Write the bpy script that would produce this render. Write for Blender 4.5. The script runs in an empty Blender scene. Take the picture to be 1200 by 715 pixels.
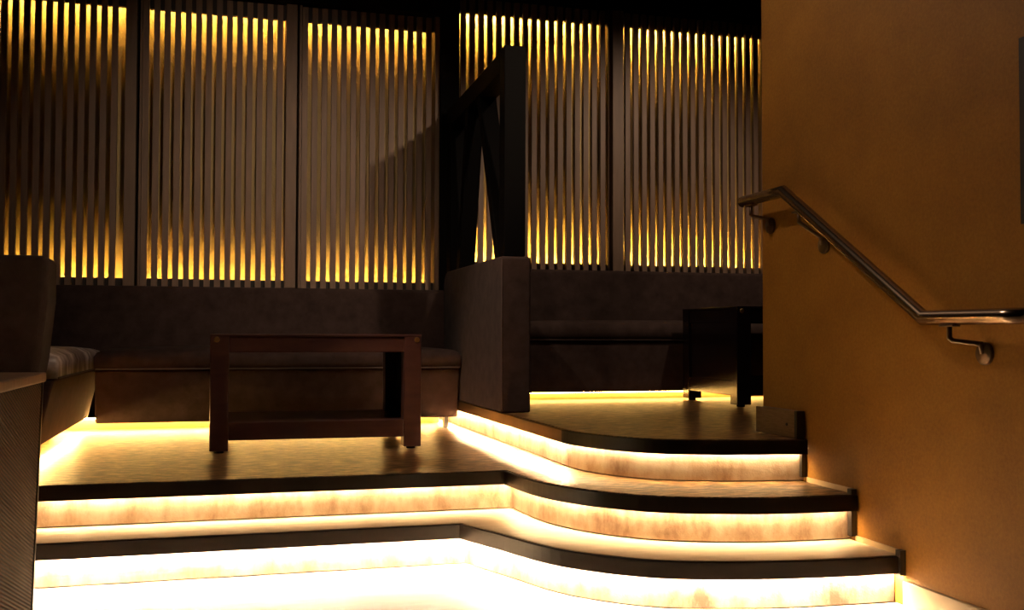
import bpy, bmesh, math, random
from mathutils import Vector, Matrix
random.seed(7)
sc = bpy.context.scene
COL = sc.collection

# ------------------------------------------------------------------ helpers
def set_props(o, label=None, cat=None, group=None, kind=None):
    if label: o['label'] = label
    if cat: o['category'] = cat
    if group: o['group'] = group
    if kind: o['kind'] = kind
    return o

def thing(name, loc, label, cat, group=None):
    o = bpy.data.objects.new(name, None)
    o.empty_display_size = 0.1
    COL.objects.link(o)
    o.location = loc
    return set_props(o, label, cat, group)

def world_loc(o):
    v = Vector((0, 0, 0))
    while o is not None:
        v += Vector(o.location)
        o = o.parent
    return v

class MB:
    """collects shapes given in world metres and links them as one mesh"""
    def __init__(self): self.bm = bmesh.new()
    def face(self, vs):
        try: self.bm.faces.new(vs)
        except ValueError: pass
    def box(self, x0, x1, y0, y1, z0, z1):
        v = [self.bm.verts.new(p) for p in ((x0,y0,z0),(x1,y0,z0),(x1,y1,z0),(x0,y1,z0),(x0,y0,z1),(x1,y0,z1),(x1,y1,z1),(x0,y1,z1))]
        for f in ((0,3,2,1),(4,5,6,7),(0,1,5,4),(1,2,6,5),(2,3,7,6),(3,0,4,7)): self.face([v[i] for i in f])
        return self
    def hexa(self, pts):
        v = [self.bm.verts.new(p) for p in pts]
        for f in ((0,3,2,1),(4,5,6,7),(0,1,5,4),(1,2,6,5),(2,3,7,6),(3,0,4,7)): self.face([v[i] for i in f])
        return self
    def prism(self, poly, z0, z1):
        a = [self.bm.verts.new((p[0], p[1], z0)) for p in poly]
        b = [self.bm.verts.new((p[0], p[1], z1)) for p in poly]
        self.face(a[::-1]); self.face(b)
        n = len(poly)
        for i in range(n): self.face([a[i], a[(i+1)%n], b[(i+1)%n], b[i]])
        return self
    def prism_axis(self, poly, lo, hi, axis):
        """poly of (u, v): axis 'x' -> (y, z), axis 'y' -> (x, z)"""
        mk = (lambda p, t: (t, p[0], p[1])) if axis == 'x' else (lambda p, t: (p[0], t, p[1]))
        a = [self.bm.verts.new(mk(p, lo)) for p in poly]
        b = [self.bm.verts.new(mk(p, hi)) for p in poly]
        self.face(a[::-1]); self.face(b)
        n = len(poly)
        for i in range(n): self.face([a[i], a[(i+1)%n], b[(i+1)%n], b[i]])
        return self
    def sweep(self, path, prof, i0=0, i1=None):
        """profile (offset to the left of the path, z) swept along a mitred plan path"""
        i1 = len(path)-1 if i1 is None else i1
        rings = []
        for i in range(i0, i1+1):
            rings.append([self.bm.verts.new((*off_pt(path, i, o), z)) for o, z in prof])
        n = len(prof)
        for r in range(len(rings)-1):
            for k in range(n):
                self.face([rings[r][k], rings[r][(k+1)%n], rings[r+1][(k+1)%n], rings[r+1][k]])
        self.face(rings[0][::-1]); self.face(rings[-1])
        return self
    def tube(self, pts, r, seg=16):
        pts = [Vector(p) for p in pts]
        rings = []
        for i, p in enumerate(pts):
            if i == 0: t = pts[1]-pts[0]
            elif i == len(pts)-1: t = pts[-1]-pts[-2]
            else: t = (pts[i+1]-p).normalized() + (p-pts[i-1]).normalized()
            t.normalize()
            ref = Vector((1, 0, 0)) if abs(t.x) < .9 else Vector((0, 0, 1))
            u = t.cross(ref).normalized(); w = t.cross(u).normalized()
            k = 1.0
            if 0 < i < len(pts)-1:
                d = (pts[i+1]-p).normalized().dot((p-pts[i-1]).normalized())
                k = 1/max(.5, math.sqrt((1+d)/2))
            rr = []
            bend = None
            if k > 1.001:
                bend = ((pts[i+1]-p).normalized() - (p-pts[i-1]).normalized()).normalized()
            for s in range(seg):
                a = 2*math.pi*s/seg
                v = u*math.cos(a)*r + w*math.sin(a)*r
                if bend is not None: v = v + bend*(v.dot(bend))*(k-1)
                rr.append(self.bm.verts.new(p+v))
            rings.append(rr)
        for a, b in zip(rings, rings[1:]):
            for s in range(seg): self.face([a[s], a[(s+1)%seg], b[(s+1)%seg], b[s]])
        self.face(rings[0][::-1]); self.face(rings[-1])
        return self
    def disc(self, c, axis, r, h, seg=24, bulge=0.0, rz=1.0):
        """short cylinder; axis is a unit Vector, front end slightly domed; rz stretches it vertically"""
        c = Vector(c); axis = Vector(axis).normalized()
        ref = Vector((0, 0, 1)) if abs(axis.z) < .9 else Vector((1, 0, 0))
        u = axis.cross(ref).normalized(); w = u.cross(axis).normalized()
        prof = [(0.0, 1.0), (h*.7, 1.0), (h*.92, .93), (h, .8)]
        if bulge: prof += [(h+bulge*.6, .5), (h+bulge, .2)]
        rings = [[self.bm.verts.new(c+axis*d+u*math.cos(2*math.pi*s/seg)*r*k+w*math.sin(2*math.pi*s/seg)*r*k*rz) for s in range(seg)] for d, k in prof]
        for a, b in zip(rings, rings[1:]):
            for s in range(seg): self.face([a[s], a[(s+1)%seg], b[(s+1)%seg], b[s]])
        self.face(rings[0][::-1]); self.face(rings[-1])
        return self
    def build(self, name, mat, parent=None, bevel=0, seg=2, smooth=False, label=None, sub=0):
        bm = self.bm
        bmesh.ops.recalc_face_normals(bm, faces=bm.faces)
        off = world_loc(parent) if parent is not None else Vector((0, 0, 0))
        bmesh.ops.translate(bm, verts=bm.verts, vec=-off)
        me = bpy.data.meshes.new(name)
        bm.to_mesh(me); bm.free()
        me.materials.append(mat)
        o = bpy.data.objects.new(name, me)
        COL.objects.link(o)
        if parent is not None: o.parent = parent
        if bevel:
            m = o.modifiers.new('Bevel', 'BEVEL'); m.width = bevel; m.segments = seg
            m.limit_method = 'ANGLE'; m.angle_limit = math.radians(35)
            m.harden_normals = False
        if sub:
            m = o.modifiers.new('Sub', 'SUBSURF'); m.levels = m.render_levels = sub
        if smooth:
            for p in me.polygons: p.use_smooth = True
        if label: o['label'] = label
        return o

def _nrm(a, b):
    d = Vector((b[0]-a[0], b[1]-a[1])).normalized()
    return Vector((-d.y, d.x))
def off_pt(path, i, o):
    p = Vector(path[i][:2])
    if i == 0: n = _nrm(path[0], path[1]); k = 1
    elif i == len(path)-1: n = _nrm(path[-2], path[-1]); k = 1
    else:
        a, b = _nrm(path[i-1], path[i]), _nrm(path[i], path[i+1])
        n = (a+b).normalized(); k = 1/max(.35, n.dot(a))
    return tuple(p + n*o*k)
def offset(path, o): return [off_pt(path, i, o) for i in range(len(path))]
def catmull(pts, per=8, t0=None, t1=None):
    P = [Vector(p) for p in pts]
    a = P[0]*2-P[1] if t0 is None else P[1]-Vector(t0)
    b = P[-1]*2-P[-2] if t1 is None else P[-2]+Vector(t1)
    P = [a]+P+[b]
    out = []
    for i in range(1, len(P)-2):
        for s in range(per):
            t = s/per
            out.append(tuple(.5*((2*P[i])+(P[i+1]-P[i-1])*t+(2*P[i-1]-5*P[i]+4*P[i+1]-P[i+2])*t*t+(3*P[i]-P[i-1]-3*P[i+1]+P[i+2])*t**3)))
    out.append(tuple(P[-2]))
    return out

def cushion(mb, x0, x1, y0, y1, z0, z1, crown=.03, e=.045, nx=24, ny=10):
    """upholstered slab: rounded edges, top swelling towards the middle"""
    bm = mb.bm
    def ins(t, n):  # spread with dense ends
        return .5-.5*math.cos(math.pi*t/n)
    top, bot = [], []
    for j in range(ny+1):
        rt, rb = [], []
        for i in range(nx+1):
            x = x0+(x1-x0)*ins(i, nx); y = y0+(y1-y0)*ins(j, ny)
            dx = min(x-x0, x1-x); dy = min(y-y0, y1-y)
            def sh(d):
                q = min(1, d/e); return math.sqrt(max(0, 1-(1-q)**2))
            s = sh(dx)*sh(dy)
            cx = 1-abs(2*(x-x0)/(x1-x0)-1)**4; cy = 1-abs(2*(y-y0)/(y1-y0)-1)**2.5
            rt.append(bm.verts.new((x, y, z1-e*.75*(1-s)+crown*cx*cy)))
            rb.append(bm.verts.new((x, y, z0)))
        top.append(rt); bot.append(rb)
    for j in range(ny):
        for i in range(nx):
            mb.face([top[j][i], top[j][i+1], top[j+1][i+1], top[j+1][i]])
            mb.face([bot[j][i], bot[j+1][i], bot[j+1][i+1], bot[j][i+1]])
    for i in range(nx):
        mb.face([top[0][i+1], top[0][i], bot[0][i], bot[0][i+1]])
        mb.face([top[ny][i], top[ny][i+1], bot[ny][i+1], bot[ny][i]])
    for j in range(ny):
        mb.face([top[j][0], top[j+1][0], bot[j+1][0], bot[j][0]])
        mb.face([top[j+1][nx], top[j][nx], bot[j][nx], bot[j+1][nx]])
    return mb

# ------------------------------------------------------------------ materials
def nodes(name):
    m = bpy.data.materials.new(name); m.use_nodes = True
    nt = m.node_tree
    return m, nt, nt.nodes['Principled BSDF']
def N(nt, t, **kw):
    n = nt.nodes.new(t)
    for k, v in kw.items(): setattr(n, k, v)
    return n
def tex(nt, kind, scale, stretch=(1, 1, 1), detail=4, rough=.6):
    tc = N(nt, 'ShaderNodeTexCoord'); mp = N(nt, 'ShaderNodeMapping')
    mp.inputs['Scale'].default_value = stretch
    nt.links.new(tc.outputs['Object'], mp.inputs['Vector'])
    t = N(nt, kind)
    nt.links.new(mp.outputs['Vector'], t.inputs['Vector'])
    t.inputs['Scale'].default_value = scale
    if kind == 'ShaderNodeTexNoise':
        t.inputs['Detail'].default_value = detail; t.inputs['Roughness'].default_value = rough
    return t
def ramp(nt, src, stops):
    r = N(nt, 'ShaderNodeValToRGB')
    nt.links.new(src, r.inputs['Fac'])
    el = r.color_ramp.elements
    while len(el) < len(stops): el.new(.5)
    for e, (p, c) in zip(el, stops): e.position = p; e.color = (*c, 1)
    return r
def bump(nt, b, src, strength, dist=.01):
    n = N(nt, 'ShaderNodeBump'); n.inputs['Strength'].default_value = strength; n.inputs['Distance'].default_value = dist
    nt.links.new(src, n.inputs['Height']); nt.links.new(n.outputs['Normal'], b.inputs['Normal'])
def simple(name, col, rough=.5, metal=0, spec=.5, coat=0, sheen=0):
    m, nt, b = nodes(name)
    b.inputs['Base Color'].default_value = (*col, 1); b.inputs['Roughness'].default_value = rough
    b.inputs['Metallic'].default_value = metal; b.inputs['Specular IOR Level'].default_value = spec
    b.inputs['Coat Weight'].default_value = coat; b.inputs['Sheen Weight'].default_value = sheen
    return m, nt, b
def noisy(name, stops, scale, stretch=(1,1,1), rough=.5, metal=0, spec=.5, detail=5, bmp=0, bdist=.004, sheen=0, coat=0, nrough=.6):
    m, nt, b = simple(name, (0, 0, 0), rough, metal, spec, coat, sheen)
    t = tex(nt, 'ShaderNodeTexNoise', scale, stretch, detail, nrough)
    r = ramp(nt, t.outputs['Fac'], stops)
    nt.links.new(r.outputs['Color'], b.inputs['Base Color'])
    if bmp: bump(nt, b, t.outputs['Fac'], bmp, bdist)
    return m
def emit(name, col, s):
    m = bpy.data.materials.new(name); m.use_nodes = True
    nt = m.node_tree; nt.nodes.remove(nt.nodes['Principled BSDF'])
    e = N(nt, 'ShaderNodeEmission'); e.inputs['Color'].default_value = (*col, 1); e.inputs['Strength'].default_value = s
    nt.links.new(e.outputs[0], nt.nodes['Material Output'].inputs['Surface'])
    return m

M = {}
M['deck'] = noisy('wood_deck', [(.42,(.010,.004,.0015)),(.485,(.085,.038,.012)),(.53,(.24,.125,.047)),(.62,(.46,.28,.125))], 6.5, (1.8, 7, 1), rough=.36, detail=9, bmp=.15, nrough=.72)
M['tread'] = noisy('step_tread', [(.3,(.52,.42,.30)),(.7,(.72,.60,.45))], 5, (1, 5, 1), rough=.4, detail=6, bmp=.1)
M['floor'] = noisy('pale_floor', [(.3,(.60,.50,.36)),(.7,(.82,.70,.54))], 7, (1, 3, 1), rough=.45, detail=8, bmp=.1)
M['core'] = simple('black_board', (.012,.009,.008), .8)[0]
M['nosing'] = noisy('bronze_nosing', [(.3,(.004,.002,.0015)),(.7,(.008,.004,.0028))], 6, (1,1,1), rough=.4, metal=0, spec=.2)
M['nosing_lit'] = noisy('lit_bronze_nosing', [(.3,(.16,.085,.025)),(.7,(.24,.13,.04))], 6, rough=.42, metal=.8)  # lit copy of the nosing: orange floor reflection put into its colour
M['edge_black'] = simple('black_edge', (.012,.010,.010), .35)[0]
# riser: brushed sheet with cloudy staining and upright streaks
m, nt, b = simple('brushed_riser', (0,0,0), .34, .55)
t1 = tex(nt, 'ShaderNodeTexNoise', 6, (1,1,.55), 6, .65)
t2 = tex(nt, 'ShaderNodeTexNoise', 22, (1,1,.03), 2, .5)
t3 = tex(nt, 'ShaderNodeTexNoise', 150, (1,1,1), 2, .6)
mx = N(nt, 'ShaderNodeMix', data_type='FLOAT'); mx.inputs['Factor'].default_value = .16
nt.links.new(t1.outputs['Fac'], mx.inputs['A']); nt.links.new(t2.outputs['Fac'], mx.inputs['B'])
r = ramp(nt, mx.outputs['Result'], [(.36,(.17,.09,.06)),(.47,(.36,.25,.18)),(.56,(.46,.36,.28)),(.7,(.55,.46,.38))])
nt.links.new(r.outputs['Color'], b.inputs['Base Color'])
bump(nt, b, t3.outputs['Fac'], .35, .003)
M['riser'] = m
M['plinth'] = simple('plinth_ochre', (.34,.19,.06), .5)[0]
M['suede'] = noisy('brown_suede', [(.3,(.027,.0160,.0138)),(.7,(.051,.0315,.0275))], 14, rough=.85, detail=8, bmp=.12, spec=.15, sheen=0.03)
M['worn_sheen'] = noisy('worn_sheen_seat', [(.36,(.10,.06,.05)),(.50,(.42,.36,.34)),(.60,(.75,.68,.67))], 3.5, (1,2.2,1), rough=.4, detail=5, bmp=.2, bdist=.01)  # pale tones paint a silvery light sheen over the seat wear
M['piping'] = simple('suede_piping', (.075,.048,.040), .6)[0]
M['mahogany'] = noisy('dark_mahogany', [(.3,(.040,.014,.014)),(.7,(.080,.032,.026))], 3, (1,1,6), rough=.33, detail=6, spec=.5, coat=.15)
M['panel_black'] = simple('black_lacquer', (.008,.005,.007), .22)[0]
M['brass'] = simple('brass_cap', (.75,.5,.22), .3, 1)[0]
M['black_metal'] = simple('black_frame_metal', (.0025,.0022,.0022), .6, 0, .03)[0]
M['slat'] = noisy('slat_wood', [(.3,(.14,.086,.056)),(.7,(.22,.138,.092))], 9, (3,3,.35), rough=.55, detail=6, bmp=.08)
M['frame'] = noisy('screen_frame_wood', [(.3,(.13,.078,.048)),(.7,(.19,.118,.074))], 9, (3,3,.35), rough=.55)
M['rail_dark'] = simple('screen_rail_dark', (.012,.007,.005), .6)[0]
# rear sheet of the screens: rippled gold
m, nt, b = simple('gold_sheet', (.42,.31,.12), .45, .2)
t1 = tex(nt, 'ShaderNodeTexNoise', 70, (1,1,.5), 3, .6)
bump(nt, b, t1.outputs['Fac'], .5, .01)
M['gold'] = m
M['black'] = simple('black_paint', (.003,.0025,.0025), .8, 0, .1)[0]
M['ceiling'] = simple('ceiling_black', (.012,.010,.010), .8)[0]
# ochre plaster with fine grain and a few broad cloudy patches
m, nt, b = simple('ochre_plaster', (0,0,0), .62, 0, .35)
t1 = tex(nt, 'ShaderNodeTexNoise', 2.2, (1,1,1), 5, .6)
t2 = tex(nt, 'ShaderNodeTexNoise', 90, (1,1,1), 3, .7)
mx = N(nt, 'ShaderNodeMix', data_type='FLOAT'); mx.inputs['Factor'].default_value = .4
nt.links.new(t1.outputs['Fac'], mx.inputs['A']); nt.links.new(t2.outputs['Fac'], mx.inputs['B'])
r = ramp(nt, mx.outputs['Result'], [(.32,(.19,.080,.008)),(.5,(.27,.120,.012)),(.68,(.35,.165,.02))])
nt.links.new(r.outputs['Color'], b.inputs['Base Color'])
bump(nt, b, t2.outputs['Fac'], .25, .003)
M['plaster'] = m
M['steel'] = simple('bronze_steel', (.40,.30,.225), .22, 1)[0]
M['steel_dark'] = simple('bracket_bronze', (.14,.095,.07), .35, 1)[0]
M['guard'] = noisy('brushed_guard', [(.3,(.20,.125,.06)),(.7,(.30,.19,.10))], 20, (1,1,6), rough=.4, metal=.5)
M['cream_base'] = simple('cream_baseboard', (.62,.45,.26), .5)[0]
# cabinet side: fine diagonal twill
m, nt, b = simple('twill_panel', (0,0,0), .7, 0, .05)
tc = N(nt, 'ShaderNodeTexCoord'); mp = N(nt, 'ShaderNodeMapping'); mp.inputs['Rotation'].default_value = (math.radians(19.3), 0, 0)
w = N(nt, 'ShaderNodeTexWave', wave_type='BANDS', bands_direction='Z'); w.inputs['Scale'].default_value = 30
nt.links.new(tc.outputs['Object'], mp.inputs['Vector']); nt.links.new(mp.outputs['Vector'], w.inputs['Vector'])
r = ramp(nt, w.outputs['Fac'], [(.25,(.005,.002,.001)),(.75,(.042,.015,.005))])
nt.links.new(r.outputs['Color'], b.inputs['Base Color']); bump(nt, b, w.outputs['Fac'], .5, .004)
M['twill'] = m
M['counter'] = noisy('counter_wood', [(.3,(.11,.058,.030)),(.7,(.18,.10,.055))], 5, (1,8,1), rough=.5, detail=6)

WARM = (1.0, .70, .34)
GOLD = (1.0, .60, .15)
M['led_step'] = emit('led_step', WARM, 215)
M['led_side'] = emit('led_side_riser', (1.0,.70,.36), 900)
M['led_floor'] = emit('led_floor_step', (1.0,.80,.54), 720)
M['led_sofa'] = emit('led_sofa', (1.0,.58,.17), 270)
M['led_side_bench'] = emit('led_side_bench', (1.0,.58,.17), 380)
M['led_bench'] = emit('led_right_bench', (1.0,.58,.15), 75)
M['led_l'] = emit('led_screen_left', (1.0,.56,.14), 380)
M['led_r'] = emit('led_screen_right', GOLD, 1400)

H = .16

# ------------------------------------------------------------------ room shell
def struct(name, mb, mat, **kw):
    o = mb.build(name, mat, **kw); o['kind'] = 'structure'; return o
struct('floor', MB().box(-1.7, 4.6, -1.6, 6.9, -.06, 0), M['floor'])
struct('ceiling', MB().box(-1.7, 4.6, -1.6, 6.9, 3.25, 3.33), M['ceiling'])
struct('wall_back', MB().box(-1.7, 4.6, 6.76, 6.9, 0, 3.25), M['black'])
struct('wall_left', MB().box(-1.82, -1.7, -1.6, 6.9, 0, 3.25), M['black'])
struct('wall_front', MB().box(-1.7, 4.6, -1.72, -1.6, 0, 3.25), M['black'])
struct('wall_far_right', MB().box(4.6, 4.72, -1.6, 6.9, 0, 3.25), M['black'])
struct('wall_right', MB().box(2.11, 2.27, -1.6, 3.775, 0, 3.25), M['plaster'], bevel=.004)
struct('trim_1', MB().box(1.306, 1.424, 6.44, 6.72, .49, 3.25), M['black'])            # black pillar between the two screen heights
struct('trim_2', MB().box(-1.7, 1.306, 6.46, 6.75, 2.945, 3.25), M['black'])           # header above the lower screens
struct('trim_3', MB().box(1.424, 4.6, 6.46, 6.75, 3.095, 3.25), M['black'])            # header above the higher screens
struct('baseboard_right', MB().box(2.094, 2.11, -1.0, 2.86, 0, .085), M['cream_base'], bevel=.003)
struct('trim_4', MB().box(2.104, 2.11, 1.9, 2.343, 1.18, 1.697), M['rail_dark'])       # dark panel edge on the wall

# ------------------------------------------------------------------ steps
N1 = [(-1.66, 3.775), (.845, 3.785)] + catmull([(.845,3.785),(.935,3.56),(1.065,3.25),(1.297,3.02),(1.60,2.918),(1.88,2.882),(2.104,2.872)], 8, t1=(.1,0))[1:]
N2 = [(-1.66, 4.04), (1.083, 4.03)] + catmull([(1.083,4.03),(1.125,3.70),(1.235,3.45),(1.42,3.26),(1.68,3.155),(1.90,3.12),(2.104,3.115)], 8, t1=(.1,0))[1:]
N3 = [(1.305, 6.74), (1.335, 4.05)] + catmull([(1.335,4.05),(1.40,3.80),(1.545,3.60),(1.75,3.50),(1.95,3.455),(2.104,3.43)], 8, t0=(.0,-.3), t1=(.1,-.01))[1:]
OV = .045

def step(name, path, z, back, led, label, cat, deck_mat, ov=OV, corner=1, sink=0, led_a=None, ld=.050, nos_a=None):
    base = Vector((path[corner][0], path[corner][1], z-H))
    t = thing(name, base, label, cat)
    last = len(path)-1
    inner = offset(path, .02)
    MB().prism(inner+back, z-.03, z).build('tread', deck_mat, t)
    core = offset(path, ov+.012)
    MB().prism(core+back, z-H+.002-sink, z-.03).build('carcass', M['core'], t)
    for a, b2 in ((0, corner), (corner, last)):
        MB().sweep(path, [(0, z-.055), (.02, z-.055), (.02, z-.003), (.006, z), (.0, z-.003)], a, b2).build('nosing', nos_a if (nos_a and a == 0) else M['nosing'], t, label='side edge nosing with the floor glow in its colour' if (nos_a and a == 0) else None)
        MB().sweep(path, [(ov, z-H+.005), (ov+.004, z-H+.005), (ov+.004, z-.03), (ov, z-.03)], a, b2).build('riser', M['riser'], t)
        w = .010
        MB().sweep(path, [(.0205, z-ld), (.0205+w, z-ld), (.0205+w, z-ld+.003), (.0205, z-ld+.003)], a, b2).build('light_strip', led_a if (led_a and a == 0) else led, t)
    return t

s1 = step('lower_step', N1, H, [(2.104, 4.3), (-1.66, 4.3)], M['led_floor'],
     'lowest step, pale tread with black nosing, curving out furthest on the right', 'step', M['tread'], ld=.0548)
s2 = step('booth_platform', N2, 2*H, [(2.104, 6.74), (-1.66, 6.74)], M['led_step'],
     'middle level carrying the left booth, its wood deck running into the second curved step', 'platform', M['deck'])
s3 = step('raised_platform', N3, 3*H, [(2.104, 3.785), (4.58, 3.785), (4.58, 6.74)], M['led_step'],
     'highest wood deck under the right booth, with a rounded black front edge', 'platform', M['deck'], ov=.036, led_a=M['led_side'], nos_a=M['nosing_lit'])
# end pieces against the plaster wall
for k, bx in enumerate(((2.088,2.109,3.128,3.152,.176,.338), (2.088,2.109,2.862,2.886,.100,.180), (2.088,2.109,3.446,3.462,.338,.424))):
    struct('trim_%d' % (5+k), MB().box(*bx), M['edge_black'])
struct('baseboard_middle', MB().box(2.1045, 2.1095, 3.15, 3.44, 2*H, 2*H+.018), M['cream_base'])
struct('baseboard_low', MB().box(2.1045, 2.1095, 2.885, 3.13, H, H+.018), M['cream_base'])

# metal guard at the foot of the wall end
g = thing('base_guard', (2.09, 3.6, 3*H), 'low brushed metal guard box at the foot of the ochre wall end', 'guard')
MB().box(2.075, 2.108, 3.475, 3.77, 3*H+.001, 3*H+.105).build('cover', M['guard'], g, bevel=.003)
MB().box(2.073, 2.108, 3.455, 3.475, 3*H+.001, 3*H+.106).build('end_cap', M['edge_black'], g, bevel=.003)
MB().disc((2.075, 3.53, 3*H+.05), (-1, 0, 0), .006, .003, 12).build('screw', M['edge_black'], g)

# ------------------------------------------------------------------ slatted screens
PITCH, SW = .0607, .0345
def screen(x0, x1, s0, n, z0, zb, zt, z1, lst, rst, led, label, lip=6.6062):
    """x0..x1 whole panel, s0 left edge of the first slat, lst/rst = stile edges"""
    t = thing('slatted_screen', ((x0+x1)/2, 6.5, z0), label, 'screen', 'back-lit slatted screens along the back wall')
    mb = MB()
    for k in range(n):
        a = s0+k*PITCH
        mb.box(a, a+SW, 6.50, 6.532, z0, z1-.01)
    mb.build('slats', M['slat'], t)
    for a, b2 in (lst, rst):
        MB().box(a, b2, 6.495, 6.71, z0, z1).build('stile', M['frame'], t, bevel=.003)
    xi0, xi1 = lst[1], rst[0]
    MB().box(xi0, xi1, 6.534, 6.56, z0, zb).build('bottom_rail', M['rail_dark'], t)
    MB().box(xi0, xi1, 6.534, 6.56, zt, z1).build('top_rail', M['rail_dark'], t)
    MB().box(xi0, xi1, 6.70, 6.71, z0, z1).build('backing', M['gold'], t)
    MB().box(xi0, xi1, 6.56, 6.70, z0, z0+.01).build('sill_board', M['rail_dark'], t)
    MB().box(xi0, xi1, 6.56, 6.70, z1-.01, z1).build('head_board', M['rail_dark'], t)
    for zz, sg in ((z0+.014, 1), (zt+.062, -1)):       # strips in coves: an added unseen lip keeps the beam on the end of the gold sheet
        MB().box(xi0+.01, xi1-.01, 6.5975, 6.6025, zz-.002, zz+.002).build('light_strip', led, t)
        MB().box(xi0, xi1, 6.56, lip, zz+sg*.020, zz+sg*.023).build('added_cove_lip', M['rail_dark'], t)
    return t
Lz = (1.16, 1.208, 2.848, 2.94); Rz = (1.305, 1.353, 2.997, 3.09)
screen(-1.62, -.547, -.69-13*PITCH, 14, *Lz, (-1.62,-1.55), (-.612,-.547), M['led_l'], 'leftmost slatted screen, behind the big dark seat end, cut by the frame')
screen(-.515, .398, -.513, 14, *Lz, (-.530,-.515), (.331,.398), M['led_l'], 'slatted screen second from the left, full width in view above the long bench')
screen(.428, 1.306, .430, 14, *Lz, (.412,.428), (1.275,1.306), M['led_l'], 'slatted screen just left of the black pillar, with a diagonal shadow')
screen(1.424, 2.478, 1.447, 17, *Rz, (1.4245,1.428), (2.474,2.478), M['led_r'], 'higher slatted screen half hidden by the black braced frame', 6.6055)
screen(2.505, 3.75, 2.600, 18, *Rz, (2.505,2.585), (3.68,3.75), M['led_r'], 'rightmost slatted screen, brightest, beside the ochre wall', 6.6055)

# ------------------------------------------------------------------ upholstered seating
def rounded_poly(pts, radii, seg=6):
    out = []
    n = len(pts)
    for i, p in enumerate(pts):
        r = radii[i]
        p = Vector(p); a = (Vector(pts[i-1])-p).normalized(); b2 = (Vector(pts[(i+1)%n])-p).normalized()
        if r <= 0: out.append(tuple(p)); continue
        ang = a.angle(b2); d = r/math.tan(ang/2)
        c = p+(a+b2).normalized()*(r/math.sin(ang/2))
        s, e = p+a*d-c, p+b2*d-c
        a0 = math.atan2(s.y, s.x); a1 = math.atan2(e.y, e.x)
        while a1-a0 > math.pi: a1 -= 2*math.pi
        while a1-a0 < -math.pi: a1 += 2*math.pi
        for k in range(seg+1):
            q = a0+(a1-a0)*k/seg
            out.append((c.x+r*math.cos(q), c.y+r*math.sin(q)))
    return out

def bench_back(name, x0, x1, yf, yb, zf, gap, label, plinth_y, seat_h=.475, back_top=1.155, led=None, legs=(), back_x0=None, pipe=None, slant=.075, under_x0=None):
    """bench along the back wall: yf seat front, yb back rest face, zf floor height"""
    t = thing(name, ((x0+x1)/2, (yf+yb)/2, zf), label, 'banquette')
    zs = zf+seat_h
    cushion(MB(), x0, x1, yf, yb, zs-.115, zs-.012, .026).build('seat_cushion', M['suede'], t, smooth=True)
    MB().tube([(x0+.01, yf-.001, zs-.112), (x1-.01, yf-.001, zs-.112)], .004, 8).build('piping', pipe or M['piping'], t)
    poly = [(yf+.012, zs-.117), (yb, zs-.117), (yb, zf+gap), (yf+slant, zf+gap)]
    MB().prism_axis(poly, x0+.004, x1-.004, 'x').build('skirt', M['suede'], t, bevel=.012, seg=3)
    bp = rounded_poly([(yb, zs-.11), (yb+.13, zs-.11), (yb+.13, back_top), (yb+.015, back_top)], [0, 0, .01, .022])
    MB().prism_axis(bp, x0 if back_x0 is None else back_x0, x1, 'x').build('backrest', M['suede'], t)
    ux = x0+.03 if under_x0 is None else under_x0
    MB().box(ux, x1-.03, plinth_y, plinth_y+.02, zf, zf+gap).build('plinth', M['plinth'], t)
    MB().box(ux+.02, x1-.05, plinth_y-.022, plinth_y-.010, zf+gap-.006, zf+gap-.001).build('light_strip', led or M['led_sofa'], t)
    for lx, ly in legs: MB().box(lx, lx+.022, ly, ly+.05, zf, zf+gap).build('leg', M['edge_black'], t)
    return t
bench_back('banquette_bench', -.69, 1.312, 5.85, 6.35, 2*H, .068, 'long dark brown bench along the back of the left booth, behind the coffee table', 6.36, legs=((1.245,6.0),), back_x0=-1.33, under_x0=-.98)
bench_back('banquette_bench', 1.472, 4.2, 5.87, 6.33, 3*H, .045, 'dark brown bench of the raised right booth, partly behind the ochre wall', 5.965, back_top=1.30, led=M['led_bench'], pipe=M['suede'], slant=.03)

# side bench of the left booth, running towards the viewer
t = thing('banquette_bench', (-.95, 5.5, 2*H), 'short brown bench on the left side of the left booth, seat wear and painted sheen', 'banquette')
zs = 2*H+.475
cushion(MB(), -1.2, -.695, 4.70, 6.345, zs-.115, zs-.012, .026, nx=10, ny=24).build('seat_cushion', M['worn_sheen'], t, smooth=True)
MB().tube([(-.694, 4.71, zs-.112), (-.694, 5.845, zs-.112)], .004, 8).build('piping', M['piping'], t)
MB().prism_axis([(-1.2, zs-.117), (-.707, zs-.117), (-.775, 2*H+.068), (-1.2, 2*H+.068)], 4.70, 6.345, 'y').build('skirt', M['suede'], t, bevel=.012, seg=3)
MB().box(-1.33, -1.2, 4.70, 6.345, 2*H+.36, 1.155).build('backrest', M['suede'], t, bevel=.02, seg=3)
MB().box(-1.02, -1.0, 4.73, 6.3, 2*H, 2*H+.068).build('plinth', M['plinth'], t)
MB().box(-.815, -.803, 4.75, 6.30, 2*H+.060, 2*H+.065).build('light_strip', M['led_side_bench'], t)

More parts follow.
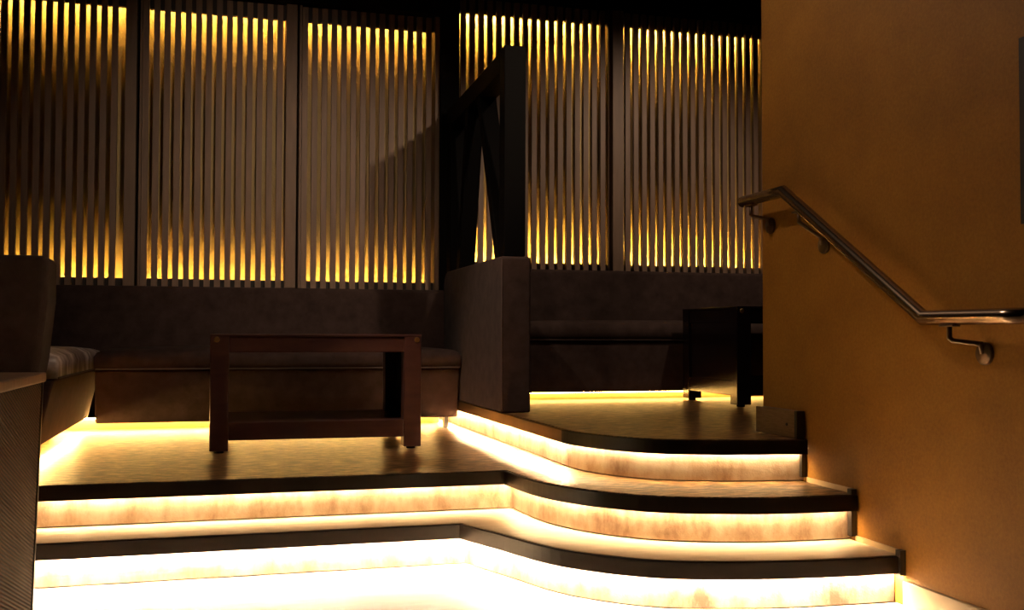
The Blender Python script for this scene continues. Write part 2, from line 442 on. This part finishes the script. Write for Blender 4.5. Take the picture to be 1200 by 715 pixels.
# seat ends / dividers
t = thing('booth_divider', (1.39, 5.6, 3*H), 'tall brown upholstered divider between the two booths, under the black frame', 'divider')
bp = rounded_poly([(4.95, 3*H+.002), (6.385, 3*H+.002), (6.385, 1.268), (4.95, 1.268)], [.01, 0, .10, .02])
MB().prism_axis(bp, 1.316, 1.468, 'x').build('body', M['suede'], t, bevel=.014, seg=3)
MB().tube([(1.317, 4.951, 3*H+.02), (1.317, 4.951, 1.255)], .0035, 8).build('piping', M['piping'], t)
t = thing('booth_divider', (-.95, 4.55, 2*H), 'dark upholstered seat end at the left edge, behind the cabinet', 'divider')
MB().prism_axis([(-1.34,2*H+.002),(-.80,2*H+.002),(-.722,.77),(-.70,1.0),(-.70,1.185),(-1.34,1.185)], 4.43, 4.69, 'y').build('body', M['suede'], t, bevel=.03, seg=5)
MB().tube([(-.818, 4.436, 2*H+.05), (-.745, 4.436, .77), (-.724, 4.436, 1.0), (-.724, 4.436, 1.155)], .0035, 8).build('piping', M['piping'], t)

# ------------------------------------------------------------------ black braced frame on the divider
t = thing('braced_frame', (1.39, 5.6, 1.28), 'black timber frame with two slanted braces standing on the booth divider', 'frame')
xa, xb = 1.33, 1.442
MB().box(xa, xb, 4.96, 5.06, 1.269, 2.338).build('post', M['black_metal'], t, bevel=.004)
MB().box(xa, xb, 6.27, 6.37, 1.269, 2.31).build('post', M['black_metal'], t, bevel=.004)
MB().hexa([(xa,5.06,2.215),(xb,5.06,2.215),(xb,6.27,2.19),(xa,6.27,2.19),(xa,5.06,2.325),(xb,5.06,2.325),(xb,6.27,2.30),(xa,6.27,2.30)]).build('top_rail', M['black_metal'], t, bevel=.004)
def brace(y_top, y_bot, wd=.075):
    x0, x1 = xa+.008, xb-.008
    zt, zb = 2.213, 1.269
    MB().hexa([(x0,y_bot,zb),(x1,y_bot,zb),(x1,y_bot+wd,zb),(x0,y_bot+wd,zb),(x0,y_top,zt),(x1,y_top,zt),(x1,y_top+wd,zt),(x0,y_top+wd,zt)]).build('brace', M['black_metal'], t, bevel=.003)
brace(5.53, 5.105); brace(5.80, 6.04)

# ------------------------------------------------------------------ coffee tables
def coffee_table(loc, label, w=.985, d=.70, h=.553, mat=None):
    """loc = front left corner on the floor; open front and back, panelled ends"""
    x, y, z = loc
    wood = mat or M['mahogany']
    t = thing('coffee_table', loc, label, 'table', 'dark wooden coffee tables')
    L = .085; f = .012
    for lx in (x, x+w-L):
        for ly in (y, y+d-L):
            lg = MB().box(lx, lx+L, ly, ly+L, z+f, z+h-.004).build('leg', wood, t, bevel=.004)
            MB().disc((lx+L/2, ly+L/2, z), (0, 0, 1), .022, f+.002, 16).build('foot', M['black_metal'], lg)
            if ly == y:
                cx = lx+.012 if lx > x else lx+L-.045
                MB().disc((lx+(L-.022 if lx > x else .03), ly+.001, z+h-.026), (0, -1, 0), .013, .004, 14).build('corner_bolt', M['brass'], lg)
    MB().box(x-.001, x+w+.001, y-.001, y+d+.001, z+h-.012, z+h).build('top', wood, t, bevel=.002)
    for ly in (y+.004, y+d-.029):
        MB().box(x+L, x+w-L, ly, ly+.025, z+h-.086, z+h-.012).build('apron', wood, t, bevel=.003)
        MB().box(x+L, x+w-L, ly, ly+.025, z+.06, z+.142).build('lower_rail', wood, t, bevel=.003)
    MB().box(x+.02, x+w-.02, y+.029, y+d-.029, z+.125, z+.14).build('shelf', wood, t)
    for lx in (x+.004, x+w-.029):
        MB().box(lx, lx+.025, y+L, y+d-L, z+h-.086, z+h-.012).build('apron', wood, t, bevel=.003)
        MB().box(lx, lx+.025, y+L, y+d-L, z+.06, z+.142).build('lower_rail', wood, t, bevel=.003)
        px = lx+.008
        MB().box(px, px+.01, y+L, y+d-L, z+.142, z+h-.086).build('end_panel', M['panel_black'], t)
    return t
coffee_table((-.08, 4.92, 2*H), 'dark mahogany coffee table in the left booth, before the long bench')
coffee_table((2.685, 5.08, 3*H), 'black coffee table on the raised right platform, half hidden by the ochre wall', mat=M['panel_black'])

# ------------------------------------------------------------------ cabinet in the left foreground
t = thing('cabinet', (-.9, 2.9, 0), 'dark cabinet with diagonal ribbed side and brown top at the lower left edge', 'cabinet')
MB().hexa([(-1.25,2.3,.002),(-.572,2.3,.002),(-.572,3.425,.002),(-1.25,3.425,.002),(-1.25,2.3,.722),(-.552,2.3,.722),(-.552,3.43,.722),(-1.25,3.43,.722)]).build('body', M['twill'], t, bevel=.004)
MB().box(-1.26, -.540, 2.28, 3.442, .722, .752).build('top', M['counter'], t, bevel=.006, seg=3)
MB().hexa([(-.585,3.425,.002),(-.568,3.425,.002),(-.568,3.440,.002),(-.585,3.440,.002),(-.566,3.43,.722),(-.548,3.43,.722),(-.548,3.441,.722),(-.566,3.441,.722)]).build('edge_trim', M['edge_black'], t)

# ------------------------------------------------------------------ handrail
XR = 2.03
t = thing('handrail', (2.08, 3.0, 1.1), 'bronze steel handrail stepping down the ochre wall', 'handrail')
elb = [(XR+.055*(1-math.cos(a)), 2.325-.055*math.sin(a), .925) for a in [math.pi/2*k/6 for k in range(1, 7)]]
MB().tube([(XR, 3.79, 1.42), (XR, 3.47, 1.42), (XR, 2.66, .925), (XR, 2.325, .925)] + elb + [(2.112, 2.27, .925)], .0225, 24).build('rail', M['steel'], t, smooth=True)
MB().disc((XR, 3.79, 1.42), (0, 1, 0), .0225, .004, 24).build('end_cap', M['steel_dark'], t)
def bracket(yr, zr, yp, zp):
    br = MB().tube([(XR, yr, zr-.018), (XR, yr, zr-.060), (XR+.006, yr-.006, zr-.068), (2.092, yp, zp+.028), (2.098, yp, zp+.0)], .0075, 10).build('bracket', M['steel_dark'], t, smooth=True)
    MB().box(XR-.014, XR+.014, yr-.03, yr+.03, zr-.027, zr-.020).build('saddle', M['steel_dark'], br, bevel=.002)
    MB().disc((2.11, yp, zp), (-1, 0, 0), .033, .012, 24, bulge=.004).build('wall_plate', M['steel_dark'], br)
bracket(3.72, 1.42, 3.70, 1.315)
bracket(3.36, 1.42-.11*.611, 3.315, 1.205)
bracket(2.545, .925, 2.49, .82)

# ------------------------------------------------------------------ lights (ceiling spots and one added fill, out of view)
def spot(name, loc, target, power, size, blend=.6, col=(1,.73,.51), r=.04):
    d = bpy.data.lights.new(name, 'SPOT'); d.energy = power; d.spot_size = math.radians(size); d.spot_blend = blend
    d.color = col; d.shadow_soft_size = r
    o = bpy.data.objects.new(name, d); COL.objects.link(o); o.location = loc
    o.rotation_euler = (Vector(target)-Vector(loc)).to_track_quat('-Z', 'Y').to_euler()
    return o
spot('spot_stair', (.5, 3.9, 3.1), (1.3, 3.6, .8), 56, 150)
spot('spot_booth', (3.1, 4.5, 3.1), (2.65, 6.5, 1.3), 95, 76, .8)
spot('spot_frame', (1.95, 3.0, 2.85), (.75, 6.5, 1.45), 150, 42, 1.0)
spot('spot_front', (.2, 2.6, 3.1), (.1, 6.5, 1.55), 115, 46, 1.0)
spot('fill_divider', (-.2, 4.2, 3.1), (1.15, 5.15, .85), 190, 36, 1.0)  # added fill, brightens the divider face and the table leg

w = bpy.data.worlds.new('World'); sc.world = w; w.use_nodes = True
w.node_tree.nodes['Background'].inputs[0].default_value = (.02, .015, .012, 1)
w.node_tree.nodes['Background'].inputs[1].default_value = .2

# ------------------------------------------------------------------ camera
cd = bpy.data.cameras.new('Camera'); cam = bpy.data.objects.new('Camera', cd); COL.objects.link(cam)
yaw, pit, rol, fpx = 0.2698944, 0.0297912, 0.00259731, 1200.79
fo = Vector((math.sin(yaw)*math.cos(pit), math.cos(yaw)*math.cos(pit), math.sin(pit)))
ri = Vector((math.cos(yaw), -math.sin(yaw), 0)); up = ri.cross(fo)
ri2 = ri*math.cos(rol)+up*math.sin(rol); up2 = ri2.cross(fo)
mt = Matrix((ri2, up2, -fo)).transposed().to_4x4(); mt.translation = (0, 0, .8688)
cam.matrix_world = mt
cd.sensor_fit = 'HORIZONTAL'; cd.sensor_width = 36; cd.lens = 36*fpx/1200; cd.clip_start = .05
sc.camera = cam

sc.view_settings.view_transform = 'Standard'; sc.view_settings.look = 'None'
sc.view_settings.exposure = 0; sc.view_settings.gamma = 1; sc.view_settings.use_curve_mapping = False
sc.cycles.use_denoising = True
sc.cycles.max_bounces = 8; sc.cycles.diffuse_bounces = 4; sc.cycles.glossy_bounces = 4
sc.cycles.sample_clamp_indirect = 8
